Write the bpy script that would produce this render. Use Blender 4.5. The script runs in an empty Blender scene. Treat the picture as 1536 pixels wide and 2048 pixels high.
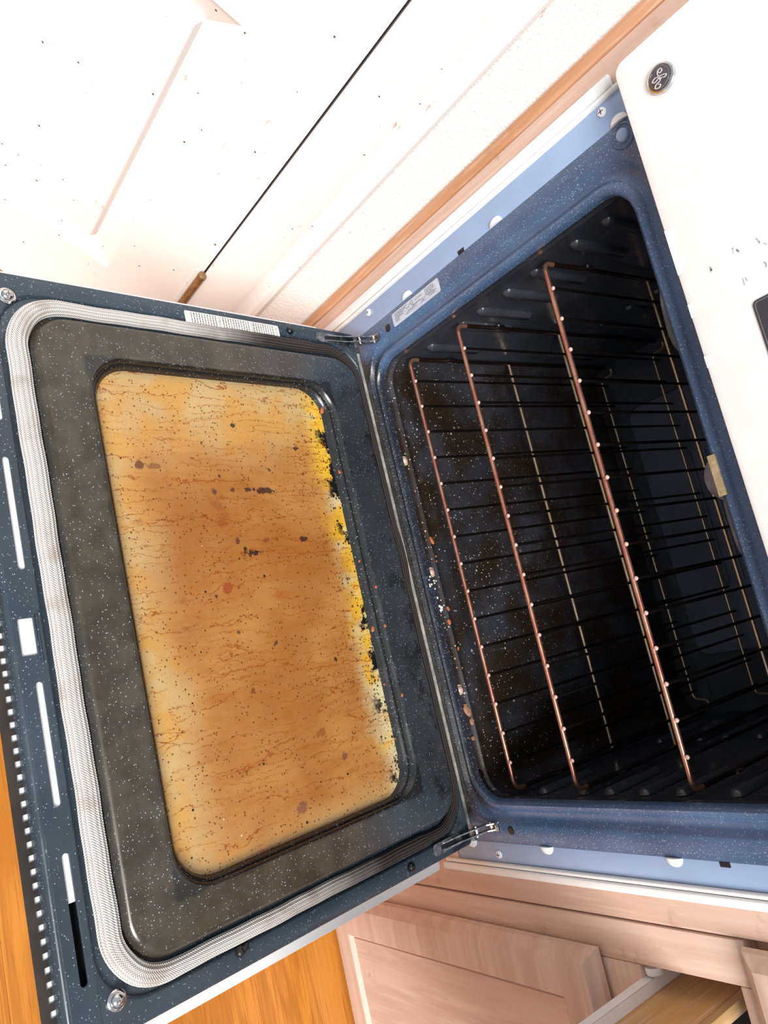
import bpy, bmesh, math, random
from mathutils import Vector, Matrix
random.seed(7)
S = bpy.context.scene
C = S.collection
PI = math.pi

# ------------------------------------------------------------------ camera
cam_d = bpy.data.cameras.new('camera'); cam = bpy.data.objects.new('camera', cam_d); C.objects.link(cam)
right = Vector((0.2243, 0.7965, 0.5616)); down = Vector((0.9596, -0.0800, -0.2698)); fwd = Vector((-0.1700, 0.5994, -0.7822))
fwd.normalize(); right = (right - fwd*right.dot(fwd)).normalized(); up = right.cross(fwd)
m = Matrix.Identity(4)
for i in range(3):
    m[i][0] = right[i]; m[i][1] = up[i]; m[i][2] = -fwd[i]
m[0][3], m[1][3], m[2][3] = 0.08334, -0.61938, 0.75866
cam.matrix_world = m
cam_d.sensor_fit = 'VERTICAL'; cam_d.sensor_height = 36.0; cam_d.lens = 1571.67/2048*36.0
cam_d.clip_start = 0.01
S.camera = cam

# ------------------------------------------------------------------ light
w = bpy.data.worlds.new('room_daylight'); S.world = w; w.use_nodes = True
bg = w.node_tree.nodes['Background']; bg.inputs[0].default_value = (0.86, 0.93, 1.0, 1); bg.inputs[1].default_value = 0.62
sun_d = bpy.data.lights.new('sun', 'SUN'); sun_d.energy = 4.9; sun_d.angle = math.radians(28); sun_d.color = (1.0, 0.97, 0.93)
sun = bpy.data.objects.new('sun', sun_d); C.objects.link(sun)
to_sun = Vector((0.45, -0.50, 0.74)).normalized()
sun.rotation_euler = to_sun.to_track_quat('Z', 'Y').to_euler()
S.view_settings.view_transform = 'Standard'; S.view_settings.look = 'None'
S.view_settings.gamma = 1.0; S.view_settings.use_curve_mapping = False
S.view_settings.exposure = 0.0

# ------------------------------------------------------------------ material helpers
def lin(r, g, b, k=1.0):
    def f(c):
        c /= 255.0
        return (c/12.92 if c <= .04045 else ((c+.055)/1.055)**2.4)*k
    return (f(r), f(g), f(b), 1)
class NT:
    def __init__(s, name):
        s.m = bpy.data.materials.new(name); s.m.use_nodes = True
        s.t = s.m.node_tree; s.n = s.t.nodes; s.b = s.n['Principled BSDF']
        s.co = s.n.new('ShaderNodeTexCoord')
    def put(s, sock, v):
        if hasattr(v, 'links'): s.t.links.new(v, sock)
        elif isinstance(v, (tuple, list)) and len(v) == 3 and sock.type == 'RGBA': sock.default_value = (*v, 1)
        else: sock.default_value = v
    def obj(s): return s.co.outputs['Object']
    def uv(s): return s.co.outputs['UV']
    def map(s, v, scale=(1, 1, 1), loc=(0, 0, 0)):
        n = s.n.new('ShaderNodeMapping'); s.put(n.inputs[0], v); n.inputs['Scale'].default_value = scale; n.inputs['Location'].default_value = loc
        return n.outputs[0]
    def noise(s, v, scale, detail=3, rough=.55, dist=0.0, col=False):
        n = s.n.new('ShaderNodeTexNoise'); s.put(n.inputs['Vector'], v); n.inputs['Scale'].default_value = scale
        n.inputs['Detail'].default_value = detail; n.inputs['Roughness'].default_value = rough; n.inputs['Distortion'].default_value = dist
        return n.outputs['Color' if col else 'Fac']
    def vor(s, v, scale, rnd=1.0, out='Distance'):
        n = s.n.new('ShaderNodeTexVoronoi'); s.put(n.inputs['Vector'], v); n.inputs['Scale'].default_value = scale; n.inputs['Randomness'].default_value = rnd
        return n.outputs[out]
    def vcol(s, v, scale):
        n = s.n.new('ShaderNodeTexVoronoi'); s.put(n.inputs['Vector'], v); n.inputs['Scale'].default_value = scale
        x = s.n.new('ShaderNodeSeparateColor'); s.put(x.inputs[0], n.outputs['Color'])
        return n.outputs['Distance'], x.outputs[0], x.outputs[1]
    def math(s, op, a, b=0.0, c=None, clamp=False):
        n = s.n.new('ShaderNodeMath'); n.operation = op; s.put(n.inputs[0], a); s.put(n.inputs[1], b); n.use_clamp = clamp
        if c is not None: s.put(n.inputs[2], c)
        return n.outputs[0]
    def rng(s, v, a, b, c=0.0, d=1.0, smooth=True):
        n = s.n.new('ShaderNodeMapRange'); n.interpolation_type = 'SMOOTHSTEP' if smooth else 'LINEAR'
        s.put(n.inputs[0], v)
        for i, q in enumerate((a, b, c, d)): n.inputs[i+1].default_value = q
        return n.outputs[0]
    def mix(s, f, a, b, mode='MIX'):
        n = s.n.new('ShaderNodeMix'); n.data_type = 'RGBA'; n.blend_type = mode
        s.put(n.inputs[0], f); s.put(n.inputs[6], a); s.put(n.inputs[7], b)
        return n.outputs[2]
    def xyz(s, v):
        n = s.n.new('ShaderNodeSeparateXYZ'); s.put(n.inputs[0], v); return n.outputs
    def comb(s, x, y, z):
        n = s.n.new('ShaderNodeCombineXYZ'); s.put(n.inputs[0], x); s.put(n.inputs[1], y); s.put(n.inputs[2], z); return n.outputs[0]
    def rand(s):
        n = s.n.new('ShaderNodeObjectInfo'); return n.outputs['Random']
    def bump(s, h, strength=.3, dist=.001):
        n = s.n.new('ShaderNodeBump'); n.inputs['Strength'].default_value = strength; n.inputs['Distance'].default_value = dist
        s.put(n.inputs['Height'], h); s.put(s.b.inputs['Normal'], n.outputs[0])
    def fin(s, col, rough=.5, metal=0.0, spec=.5, coat=0.0):
        s.put(s.b.inputs['Base Color'], col); s.put(s.b.inputs['Roughness'], rough); s.put(s.b.inputs['Metallic'], metal)
        s.put(s.b.inputs['Specular IOR Level'], spec); s.put(s.b.inputs['Coat Weight'], coat)
        return s.m
def plain(name, col, rough=.5, metal=0.0, spec=.5, var=.12, sc=40):
    t = NT(name); n = t.noise(t.obj(), sc, 4)
    c2 = tuple(x*(1-var*2.5) for x in col[:3]) + (1,)
    return t.fin(t.mix(t.rng(n, .35, .7), c2, col), rough, metal, spec)

def specks(t, v, scale, rad, keep):
    d, r, g = t.vcol(v, scale)
    a = t.math('LESS_THAN', d, t.math('MULTIPLY', r, rad)); b = t.math('GREATER_THAN', g, 1-keep)
    return t.math('MULTIPLY', a, b)

def enamel(name, base, base2, speck=(.30, .36, .44, 1), stain=None, rough=.22, keep=.4, white=None):
    t = NT(name); o = t.obj()
    c = t.mix(t.rng(t.noise(o, 9, 5), .35, .68), base, base2)
    c = t.mix(t.math('MULTIPLY', t.noise(o, 900, 2), .35), c, tuple(x*1.8 for x in base[:3])+(1,))
    if stain: c = stain(t, o, c)
    c = t.mix(specks(t, o, 760, .40, keep), c, speck)
    if white: c = white(t, o, c)
    r = t.rng(t.noise(o, 30, 4), .3, .7, rough*.75, rough*1.5)
    return t.fin(c, r, 0, .5)

def frame_stain(t, o, c):
    x = t.xyz(o); n = t.noise(o, 22, 5)
    # baked brown grease around the bottom lip of the opening
    low = t.rng(t.math('ADD', x[2], t.math('MULTIPLY', n, .05)), .0, .05, 1, 0)
    rim = t.rng(t.math('ABSOLUTE', x[0]), .30, .285, 0, 1)
    f = t.math('MULTIPLY', t.math('MULTIPLY', low, rim), t.rng(n, .3, .6))
    c = t.mix(f, c, (.035, .026, .018, 1))
    lip = t.math('MULTIPLY', t.math('MULTIPLY', t.rng(t.math('ADD', x[2], t.math('MULTIPLY', n, .03)), .040, .014), t.rng(t.noise(o, 13, 5), .25, .45)), t.rng(t.math('ABSOLUTE', x[0]), .30, .27))
    return t.mix(t.math('MULTIPLY', lip, .85), c, (.014, .013, .014, 1))
def cavity_stain(t, o, c):
    n = t.noise(o, 14, 6); x = t.xyz(o)
    floor = t.rng(x[2], .02, -.005, 0, 1)
    f = t.math('MULTIPLY', floor, t.rng(n, .30, .62))
    c = t.mix(f, c, (.020, .013, .008, 1))
    w = t.math('MULTIPLY', t.math('MAXIMUM', specks(t, o, 330, .34, .30), specks(t, o, 120, .22, .14)), floor)
    w = t.math('MULTIPLY', w, t.rng(x[1], .30, .05, .15, 1))
    c = t.mix(w, c, (.42, .40, .38, 1))
    s = t.math('MULTIPLY', t.rng(t.noise(o, 40, 6, .7), .62, .72), .12)
    return t.mix(s, c, (.22, .2, .17, 1))
def liner_stain(t, o, c):
    x = t.xyz(o)                                     # local y = -v (distance from the hinge)
    n = t.noise(o, 10, 5); n2 = t.noise(o, 55, 5)
    ins = t.math('MULTIPLY', t.rng(t.math('ABSOLUTE', x[0]), .286, .276), t.math('MULTIPLY', t.rng(x[1], -.452, -.440), t.rng(x[1], -.02, -.04)))
    brown = t.mix(t.rng(n2, .3, .7), (.034, .025, .014, 1), (.060, .048, .031, 1))
    fr = t.rng(t.math('ADD', x[1], t.math('MULTIPLY', n, .12)), -.06, -.16, .25, 1)
    c = t.mix(t.math('MULTIPLY', t.math('MULTIPLY', ins, fr), .92), c, brown)
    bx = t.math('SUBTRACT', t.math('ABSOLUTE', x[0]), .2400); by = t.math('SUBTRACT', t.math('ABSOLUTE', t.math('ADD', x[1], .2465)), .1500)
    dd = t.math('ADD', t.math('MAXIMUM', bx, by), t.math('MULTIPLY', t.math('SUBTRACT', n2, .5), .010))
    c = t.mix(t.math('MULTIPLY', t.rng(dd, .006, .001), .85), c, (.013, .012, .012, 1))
    char = t.math('MULTIPLY', t.rng(x[1], -.10, -.05), t.rng(t.noise(o, 28, 6, .65), .50, .62))
    c = t.mix(t.math('MULTIPLY', char, .85), c, (.010, .010, .011, 1))
    return c

M = {}
M['frame'] = enamel('frame_enamel', lin(58, 78, 106), lin(76, 98, 130), stain=frame_stain, rough=.26)
M['liner'] = enamel('door_enamel', lin(44, 54, 63), lin(56, 67, 77), stain=liner_stain, rough=.24, keep=.2)
M['cavity'] = enamel('cavity_enamel', lin(42, 44, 51), lin(62, 64, 73), speck=(.10, .10, .11, 1), stain=cavity_stain, rough=.2, keep=.22)
M['back'] = enamel('back_wall_enamel', lin(70, 76, 90), lin(92, 98, 114), speck=(.1, .1, .1, 1), rough=.3, keep=.1)
M['white'] = plain('white_enamel', (.86, .87, .88, 1), .22, var=.02)
M['shaded_white'] = plain('shade_tinted_white', (.30, .41, .62, 1), .28, var=.04, sc=12)  # bluish shade on white paint, put into the colour
M['cream'] = plain('stained_white_metal', (.50, .48, .43, 1), .45, var=.2, sc=60)
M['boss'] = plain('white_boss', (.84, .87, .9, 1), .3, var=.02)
M['chrome'] = plain('bright_steel', (.75, .74, .72, 1), .16, 1.0, var=.1, sc=300)
M['silver'] = plain('silver_print', (.62, .60, .60, 1), .35, .2, var=.05)
M['steel'] = plain('dull_steel', (.55, .56, .55, 1), .34, 1.0, var=.25, sc=150)
M['black'] = plain('black_rubber', (.012, .012, .013, 1), .35, var=.2)
M['brass'] = plain('tarnished_brass', (.36, .21, .09, 1), .42, .45, var=.15, sc=60)
M['ink'] = plain('grey_ink', (.16, .17, .19, 1), .6, var=.1)
M['key_ink'] = plain('blue_grey_ink', (.46, .51, .58, 1), .5, var=.1)
M['screen'] = plain('dark_glass', (.05, .048, .056, 1), .12, var=.1)
M['badge'] = plain('dark_badge', (.075, .07, .085, 1), .25, var=.1)
M['tube'] = plain('grey_element', (.17, .17, .19, 1), .4, var=.2)
M['tan'] = plain('tan_ceramic', (.60, .50, .30, 1), .35, var=.12, sc=200)
M['brown_trim'] = plain('brown_trim_paint', (.040, .030, .025, 1), .45, var=.15)
M['gap'] = plain('dark_gap', (.01, .01, .012, 1), .6, var=.1)

def rod_mat(name, a, b, rough, metal=.85):
    t = NT(name); n = t.noise(t.obj(), 260, 5, .7); n2 = t.noise(t.obj(), 30, 3)
    c = t.mix(t.rng(n2, .35, .65), a, b); c = t.mix(t.rng(n, .58, .72), c, (.05, .02, .015, 1))
    return t.fin(c, rough, metal, .5)
M['copper'] = rod_mat('heat_tinted_rod', (.52, .20, .15, 1), (.62, .34, .23, 1), .3)
M['bar'] = rod_mat('heat_tinted_bar', (.66, .46, .27, 1), (.74, .58, .42, 1), .3)
M['wire'] = rod_mat('dark_wire', (.018, .015, .015, 1), (.03, .024, .022, 1), .38)
M['tip'] = rod_mat('lit_wire_tip', (.74, .44, .38, 1), (.80, .54, .48, 1), .35, .25)
M['rail'] = rod_mat('dark_rail', (.03, .018, .016, 1), (.05, .03, .025, 1), .4)

def paint_mat(name, dirt=.12, bump=0, gdir=None):
    t = NT(name); o = t.obj()
    c = (.82, .80, .79, 1)
    f = t.math('MAXIMUM', specks(t, o, 40, .075, dirt*2.2), specks(t, o, 120, .20, dirt*.5))
    cl = t.math('MULTIPLY', t.rng(t.noise(o, 7, 3), .48, .58), t.rng(t.noise(t.map(o, (1, 1, .4)), 95, 5, .75), .63, .70))
    c = t.mix(t.math('MULTIPLY', cl, .7), c, (.42, .27, .18, 1))
    c = t.mix(f, c, (.14, .09, .06, 1))
    if bump: t.bump(t.noise(o, 260, 6, .6), .6, .003)
    else: t.bump(t.noise(t.map(o, (1, 1, .05)), 500, 3), .06, .001)
    return t.fin(c, .42 if not bump else .75, 0, .4)
M['door_paint'] = paint_mat('white_door_paint')
M['trim_paint'] = paint_mat('white_trim_paint', .06)
M['wall_paint'] = paint_mat('textured_white_wall', .02, 1)

def pickled(name, axis, a=(.74, .53, .43, 1), b=(.62, .42, .33, 1)):
    t = NT(name); sc = [26, 26, 26]; sc[axis] = 1.6
    o = t.math('MULTIPLY', t.rand(), 3.0); v = t.map(t.obj(), sc)
    x = t.xyz(v); v = t.comb(t.math('ADD', x[0], o), t.math('ADD', x[1], o), t.math('ADD', x[2], o))
    n = t.noise(v, 1.6, 6, .6, .9)
    c = t.mix(t.rng(n, .35, .68), b, a)
    c = t.mix(t.math('MULTIPLY', t.rng(t.noise(v, 9, 3), .5, .75), .35), c, (.80, .66, .56, 1))
    c = t.mix(t.math('MULTIPLY', t.rng(t.noise(t.obj(), 16, 5, .65), .60, .70), .55), c, (.40, .23, .13, 1))
    c = t.mix(specks(t, t.obj(), 45, .05, .15), c, (.06, .035, .02, 1))
    t.bump(n, .15, .001)
    return t.fin(c, .5, 0, .35)
M['wood_z'] = pickled('pickled_wood_upright', 2)
M['wood_x'] = pickled('pickled_wood_level', 0)
M['wood_o'] = pickled('orange_tinted_wood', 2, (.60, .33, .19, 1), (.50, .24, .12, 1))
M['ply'] = pickled('drawer_side_wood', 1, (.62, .36, .14, 1), (.55, .30, .11, 1))
M['pine'] = pickled('drawer_edge_wood', 1, (.66, .46, .25, 1), (.48, .29, .12, 1))

def oak():
    t = NT('golden_oak'); r = t.math('MULTIPLY', t.rand(), 9.0); x = t.xyz(t.obj())
    v = t.comb(t.math('ADD', t.math('MULTIPLY', x[0], 1.0), r), t.math('ADD', t.math('MULTIPLY', x[1], 9.0), r), t.math('MULTIPLY', x[2], 9.0))
    n = t.noise(v, 2.2, 4, .5, .6)
    bands = t.math('PINGPONG', t.math('MULTIPLY', n, 9.0), 1.0)
    fine = t.noise(t.comb(t.math('MULTIPLY', x[0], 8.0), t.math('ADD', t.math('MULTIPLY', x[1], 420.0), r), 0.0), 1.0, 4, .6)
    c = t.mix(t.rng(bands, .1, .9), (.40, .142, .014, 1), (.55, .215, .028, 1))
    c = t.mix(t.math('MULTIPLY', t.rng(fine, .52, .68), .75), c, (.24, .07, .008, 1))
    c = t.mix(t.math('MULTIPLY', t.rng(t.rand(), 0, 1, smooth=False), .25), c, (.58, .24, .04, 1))
    t.bump(fine, .12, .0006)
    return t.fin(c, .32, 0, .45)
M['oak'] = oak()

def gasket_mat():
    t = NT('woven_gasket'); u = t.xyz(t.uv()); o = t.obj(); x = t.xyz(o)
    a = t.math('SINE', t.math('MULTIPLY', u[0], 2*PI/.0021)); b = t.math('COSINE', t.math('MULTIPLY', u[1], 2*PI*24))
    wv = t.math('MULTIPLY', t.math('ADD', t.math('MULTIPLY', a, b), 1.0), .5)
    front = t.rng(t.math('ADD', x[1], t.math('MULTIPLY', t.noise(o, 18, 4), .10)), -.10, -.25, 0, 1)
    clean = t.mix(wv, (.52, .49, .47, 1), (.90, .88, .87, 1))
    clean = t.mix(t.math('MULTIPLY', t.rng(t.noise(o, 26, 5), .5, .68), .5), clean, (.36, .27, .20, 1))
    dirty = t.mix(wv, (.012, .010, .010, 1), (.115, .092, .085, 1))
    gv = t.rng(t.math('COSINE', t.math('MULTIPLY', u[1], 2*PI*12)), -.9, .2)
    clean = t.mix(gv, t.mix(.5, clean, (.30, .25, .21, 1)), clean)
    dirty = t.mix(gv, (.008, .007, .007, 1), dirty)
    t.bump(wv, .8, .0012)
    return t.fin(t.mix(front, dirty, clean), .6, 0, .3)
M['gasket'] = gasket_mat()

SPOTS = [(-0.1397, 0.3549, 0.0045, 0.80, lin(96, 56, 40, .8), 0.85), (-0.1388, 0.3424, 0.0032, 0.35, lin(110, 64, 40, .8), 0.60), (-0.1853, 0.2387, 0.0032, 1.00, lin(52, 44, 44, .8), 0.90), (-0.1119, 0.2783, 0.0032, 1.00, lin(92, 52, 50, .8), 0.80), (-0.1647, 0.2818, 0.0019, 1.00, lin(60, 44, 40, .8), 0.90), (-0.1280, 0.2674, 0.0019, 1.00, lin(44, 36, 34, .8), 0.90), (-0.1132, 0.2553, 0.0026, 1.00, lin(64, 44, 40, .8), 0.80), (-0.1134, 0.2349, 0.0026, 0.60, lin(58, 38, 34, .8), 0.85), (-0.1114, 0.2136, 0.0038, 0.25, lin(44, 28, 24, .8), 0.85), (-0.1612, 0.1586, 0.0026, 0.60, lin(46, 34, 32, .8), 0.90), (-0.0581, 0.2618, 0.0038, 1.40, lin(86, 50, 54, .8), 0.85), (-0.0496, 0.2545, 0.0019, 0.80, lin(44, 30, 32, .8), 0.90), (-0.0446, 0.2443, 0.0032, 0.30, lin(40, 26, 26, .8), 0.90), (-0.0573, 0.2250, 0.0032, 0.80, lin(130, 66, 40, .8), 0.70), (-0.0553, 0.1746, 0.0032, 0.50, lin(48, 32, 30, .8), 0.85), (-0.0117, 0.2846, 0.0058, 0.90, lin(150, 66, 26, .8), 0.75), (-0.0048, 0.2996, 0.0019, 1.00, lin(80, 52, 50, .8), 0.90), (0.0335, 0.2820, 0.0019, 1.00, lin(84, 50, 36, .8), 0.80), (0.0506, 0.2397, 0.0019, 1.00, lin(80, 46, 40, .8), 0.80), (0.0797, 0.1658, 0.0026, 1.00, lin(44, 30, 34, .8), 0.90), (0.1496, 0.2063, 0.0045, 0.70, lin(146, 80, 36, .8), 0.70), (0.1792, 0.1819, 0.0045, 1.00, lin(120, 70, 60, .8), 0.75), (0.1929, 0.2617, 0.0032, 1.30, lin(132, 84, 66, .8), 0.60), (0.2121, 0.2479, 0.0058, 0.80, lin(126, 76, 60, .8), 0.70), (0.0918, 0.2790, 0.0026, 1.00, lin(110, 60, 34, .8), 0.70), (-0.1353, 0.2022, 0.0019, 1.00, lin(70, 44, 36, .8), 0.80), (0.0028, 0.2190, 0.0045, 0.40, lin(170, 96, 40, .8), 0.50)]
def glass_mat():
    t = NT('greasy_oven_window'); o = t.obj(); x = t.xyz(o); X, Y = x[0], x[1]
    wob = t.noise(o, 9, 4)
    base = t.mix(t.rng(t.noise(o, 7, 5), .34, .66), lin(150, 96, 46), lin(174, 124, 68))
    base = t.mix(t.math('MULTIPLY', t.rng(t.noise(t.map(o, (1, .2, 1)), 60, 5, .65), .42, .72), .55), base, lin(150, 88, 34))
    # paler rim towards the front and the far side, drawn out by cloudy noise
    e1 = t.rng(t.math('ADD', Y, t.math('MULTIPLY', wob, .05)), -.365, -.30, 1, 0)
    e2 = t.rng(t.math('ADD', X, t.math('MULTIPLY', wob, .14)), -.18, -.02, 1, 0)
    e3 = t.rng(t.math('ADD', X, t.math('MULTIPLY', wob, -.06)), .17, .215, 0, .8)
    pale = t.math('MAXIMUM', t.math('MAXIMUM', t.math('MULTIPLY', e1, .75), t.math('MULTIPLY', e2, .75)), t.math('MULTIPLY', e3, .5))
    base = t.mix(pale, base, t.mix(t.rng(t.noise(o, 24, 4), .4, .62), lin(200, 156, 86), lin(196, 172, 122)))
    ye = t.rng(t.math('ADD', Y, t.math('MULTIPLY', t.noise(o, 20, 6, .65), .06)), -.118, -.070, 0, 1)
    base = t.mix(t.math('MULTIPLY', ye, .9), base, t.mix(t.rng(t.math('ADD', t.noise(o, 26, 4), t.math('MULTIPLY', X, .5)), .44, .62), lin(222, 176, 46), lin(204, 202, 160)))
    rimx = t.rng(t.math('ABSOLUTE', X), .226, .239, 0, 1)
    base = t.mix(t.math('MULTIPLY', rimx, .5), base, lin(150, 140, 110))
    # wandering drip lines that run from front to hinge
    for fq, ph, wd, k, amp in ((46, 0.0, .024, .9, 2.6), (80, 3.7, .034, .75, 3.6), (140, 8.1, .05, .5, 4.5)):
        v2 = t.comb(t.math('MULTIPLY', X, 1.0), t.math('MULTIPLY', Y, .55), ph)
        n = t.noise(v2, 26, 5, .68)
        q = t.math('ADD', t.math('MULTIPLY', X, fq), t.math('MULTIPLY', n, amp))
        fr = t.math('ABSOLUTE', t.math('SUBTRACT', t.math('FRACT', q), .5))
        wv = t.math('MULTIPLY', t.noise(v2, 70, 3), wd*2)
        ln = t.rng(t.math('SUBTRACT', fr, wv), 0.0, wd*.6, 1, 0)
        gate = t.rng(t.noise(t.comb(t.math('MULTIPLY', X, 34), t.math('MULTIPLY', Y, 9), ph), 1.0, 3), .48, .60)
        base = t.mix(t.math('MULTIPLY', t.math('MULTIPLY', ln, gate), k), base, lin(138, 70, 20))
    # splatter dots and burnt spots
    base = t.mix(t.math('MULTIPLY', t.rng(t.noise(o, 420, 3, .7), .60, .70), .55), base, lin(120, 70, 30))
    base = t.mix(t.math('MULTIPLY', specks(t, o, 380, .42, .35), .85), base, lin(96, 52, 18))
    base = t.mix(specks(t, o, 110, .20, .16), base, lin(58, 34, 22))
    base = t.mix(specks(t, t.map(o, (1, 1, 1), (.3, .1, 0)), 24, .12, .35), base, lin(66, 44, 48))
    base = t.mix(t.math('MULTIPLY', t.rng(t.noise(t.map(o, (1, .7, 1), (2, 0, 0)), 19, 4), .66, .74), .8), base, lin(138, 70, 34))
    dens = t.rng(Y, -.19, -.10, 0, 1)
    base = t.mix(t.math('MULTIPLY', specks(t, t.map(o, (1, 1, 1), (.7, 0, 0)), 260, .42, .5), dens), base, lin(34, 24, 18))
    char = t.math('MULTIPLY', t.rng(t.math('ADD', Y, t.math('MULTIPLY', t.noise(o, 60, 5, .7), .05)), -.105, -.088, 0, 1), t.rng(t.noise(o, 24, 6, .7), .53, .57))
    base = t.mix(char, base, (.008, .007, .008, 1))
    base = t.mix(specks(t, t.map(o, (1, 1, 1), (.2, .5, 0)), 60, .05, .3), base, lin(240, 214, 190))
    sn = t.math('SUBTRACT', t.noise(o, 75, 5, .7), .5); sn2 = t.math('MULTIPLY', t.math('SUBTRACT', t.noise(o, 190, 4, .7), .5), .009)
    for su, sv, sr, el, cc, k in SPOTS:
        dx = t.math('SUBTRACT', X, su); dy = t.math('MULTIPLY', t.math('ADD', Y, sv), el)
        d = t.math('SQRT', t.math('ADD', t.math('MULTIPLY', dx, dx), t.math('MULTIPLY', dy, dy)))
        d = t.math('ADD', t.math('ADD', d, t.math('MULTIPLY', sn, sr*1.6)), sn2)
        base = t.mix(t.math('MULTIPLY', t.rng(d, sr*1.05, sr*.75), k), base, cc)
    r = t.rng(t.noise(o, 120, 4), .3, .7, .28, .5)
    t.bump(t.noise(o, 160, 5), .12, .0006)
    return t.fin(base, r, 0, .4)
M['glass'] = glass_mat()
M['label'] = plain('paper_label', (.74, .73, .70, 1), .5, var=.08, sc=90)
M['label_blue'] = plain('foil_label', (.52, .56, .66, 1), .4, var=.06, sc=90)
M['crumb'] = plain('orange_crumb', lin(214, 118, 66, .9), .6, var=.25, sc=500)
M['crumb_w'] = plain('white_crumb', (.80, .76, .70, 1), .6, var=.1, sc=500)
M['crumb_t'] = plain('toasted_crumb', lin(186, 132, 100, .9), .6, var=.25, sc=400)

# ------------------------------------------------------------------ mesh helpers
def link(name, me, mat=None, parent=None, smooth=35):
    o = bpy.data.objects.new(name, me); C.objects.link(o)
    if mat is not None and not me.materials:
        for q in (mat if isinstance(mat, (list, tuple)) else [mat]): me.materials.append(q)
    if smooth and len(me.polygons):
        me.polygons.foreach_set('use_smooth', [True]*len(me.polygons)); me.set_sharp_from_angle(angle=math.radians(smooth))
    if parent: o.parent = parent
    return o
def empty(name, loc=(0, 0, 0)):
    o = bpy.data.objects.new(name, None); C.objects.link(o); o.location = loc; o.empty_display_size = .05; return o
def tag(o, label=None, cat=None, group=None, kind=None):
    if label: o['label'] = label
    if cat: o['category'] = cat
    if group: o['group'] = group
    if kind: o['kind'] = kind
    return o
class MB:
    def __init__(s): s.v = []; s.f = []; s.mi = []; s.uv = {}
    def add(s, vs, fs, mi=0):
        b = len(s.v); s.v += [tuple(p) for p in vs]; s.f += [tuple(b+i for i in f) for f in fs]; s.mi += [mi]*len(fs); return b
    def me(s, name):
        me = bpy.data.meshes.new(name); me.from_pydata(s.v, [], s.f); me.polygons.foreach_set('material_index', s.mi)
        bm = bmesh.new(); bm.from_mesh(me); bmesh.ops.recalc_face_normals(bm, faces=bm.faces); bm.to_mesh(me); bm.free()
        return me
    def tube(s, pts, r, n=8, closed=False, cap=True, mi=0):
        P = [Vector(p) for p in pts]; N = len(P); rr = r if isinstance(r, (list, tuple)) else [r]*N
        rings = []; prev = None
        for i, p in enumerate(P):
            if closed: tan = P[(i+1) % N]-P[i-1]
            else: tan = P[min(i+1, N-1)]-P[max(i-1, 0)]
            tan.normalize()
            if prev is None:
                a = Vector((0, 0, 1)) if abs(tan.z) < .9 else Vector((1, 0, 0))
                nx = (a-tan*a.dot(tan)).normalized()
            else: nx = (prev-tan*prev.dot(tan)).normalized()
            prev = nx; ny = tan.cross(nx)
            rings.append([p+(nx*math.cos(2*PI*k/n)+ny*math.sin(2*PI*k/n))*rr[i] for k in range(n)])
        vs = [q for R in rings for q in R]; fs = []
        for i in range(N if closed else N-1):
            j = (i+1) % N
            for k in range(n): fs.append((i*n+k, i*n+(k+1) % n, j*n+(k+1) % n, j*n+k))
        if cap and not closed: fs += [tuple(range(n))[::-1], tuple((N-1)*n+k for k in range(n))]
        s.add(vs, fs, mi); return s
    def box(s, x0, x1, y0, y1, z0, z1, bev=0.0, mi=0):
        bm = bmesh.new(); bmesh.ops.create_cube(bm, size=1)
        for v in bm.verts:
            v.co = Vector(((x0+x1)/2+v.co.x*(x1-x0), (y0+y1)/2+v.co.y*(y1-y0), (z0+z1)/2+v.co.z*(z1-z0)))
        if bev: bmesh.ops.bevel(bm, geom=bm.edges[:], offset=bev, segments=2, affect='EDGES', profile=.5)
        bm.verts.index_update(); s.add([v.co for v in bm.verts], [[v.index for v in f.verts] for f in bm.faces], mi); bm.free(); return s
    def rings(s, R, cap0=False, cap1=False, closed=False, mi=0):
        n = len(R[0]); vs = [p for r in R for p in r]; fs = []
        for i in range(len(R) if closed else len(R)-1):
            j = (i+1) % len(R)
            for k in range(n): fs.append((i*n+k, i*n+(k+1) % n, j*n+(k+1) % n, j*n+k))
        if cap0: fs.append(tuple(range(n)))
        if cap1: fs.append(tuple((len(R)-1)*n+k for k in range(n)))
        s.add(vs, fs, mi); return s
    def lathe(s, prof, c, axis='z', n=16, mi=0):
        R = []
        for r, h in prof:
            ring = []
            for k in range(n):
                a = 2*PI*k/n; p, q = r*math.cos(a), r*math.sin(a)
                if axis == 'z': ring.append((c[0]+p, c[1]+q, c[2]+h))
                elif axis == 'y': ring.append((c[0]+p, c[1]-h, c[2]+q))
                else: ring.append((c[0]+h, c[1]+p, c[2]+q))
            R.append(ring)
        return s.rings(R, True, True, mi=mi)
def rrect(x0, x1, y0, y1, r, n=8):
    """rounded rectangle outline, counter-clockwise"""
    r = min(r, (x1-x0)/2-1e-5, (y1-y0)/2-1e-5); P = []
    for cx, cy, a0 in ((x1-r, y1-r, 0), (x0+r, y1-r, PI/2), (x0+r, y0+r, PI), (x1-r, y0+r, 1.5*PI)):
        for k in range(n+1): a = a0+PI/2*k/n; P.append((cx+r*math.cos(a), cy+r*math.sin(a)))
    return P
def dense(P, step=.02):
    out = []
    for i, p in enumerate(P):
        q = P[(i+1) % len(P)]; d = math.dist(p, q); k = max(1, int(d/step))
        out += [(p[0]+(q[0]-p[0])*j/k, p[1]+(q[1]-p[1])*j/k) for j in range(k)]
    return out
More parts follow.
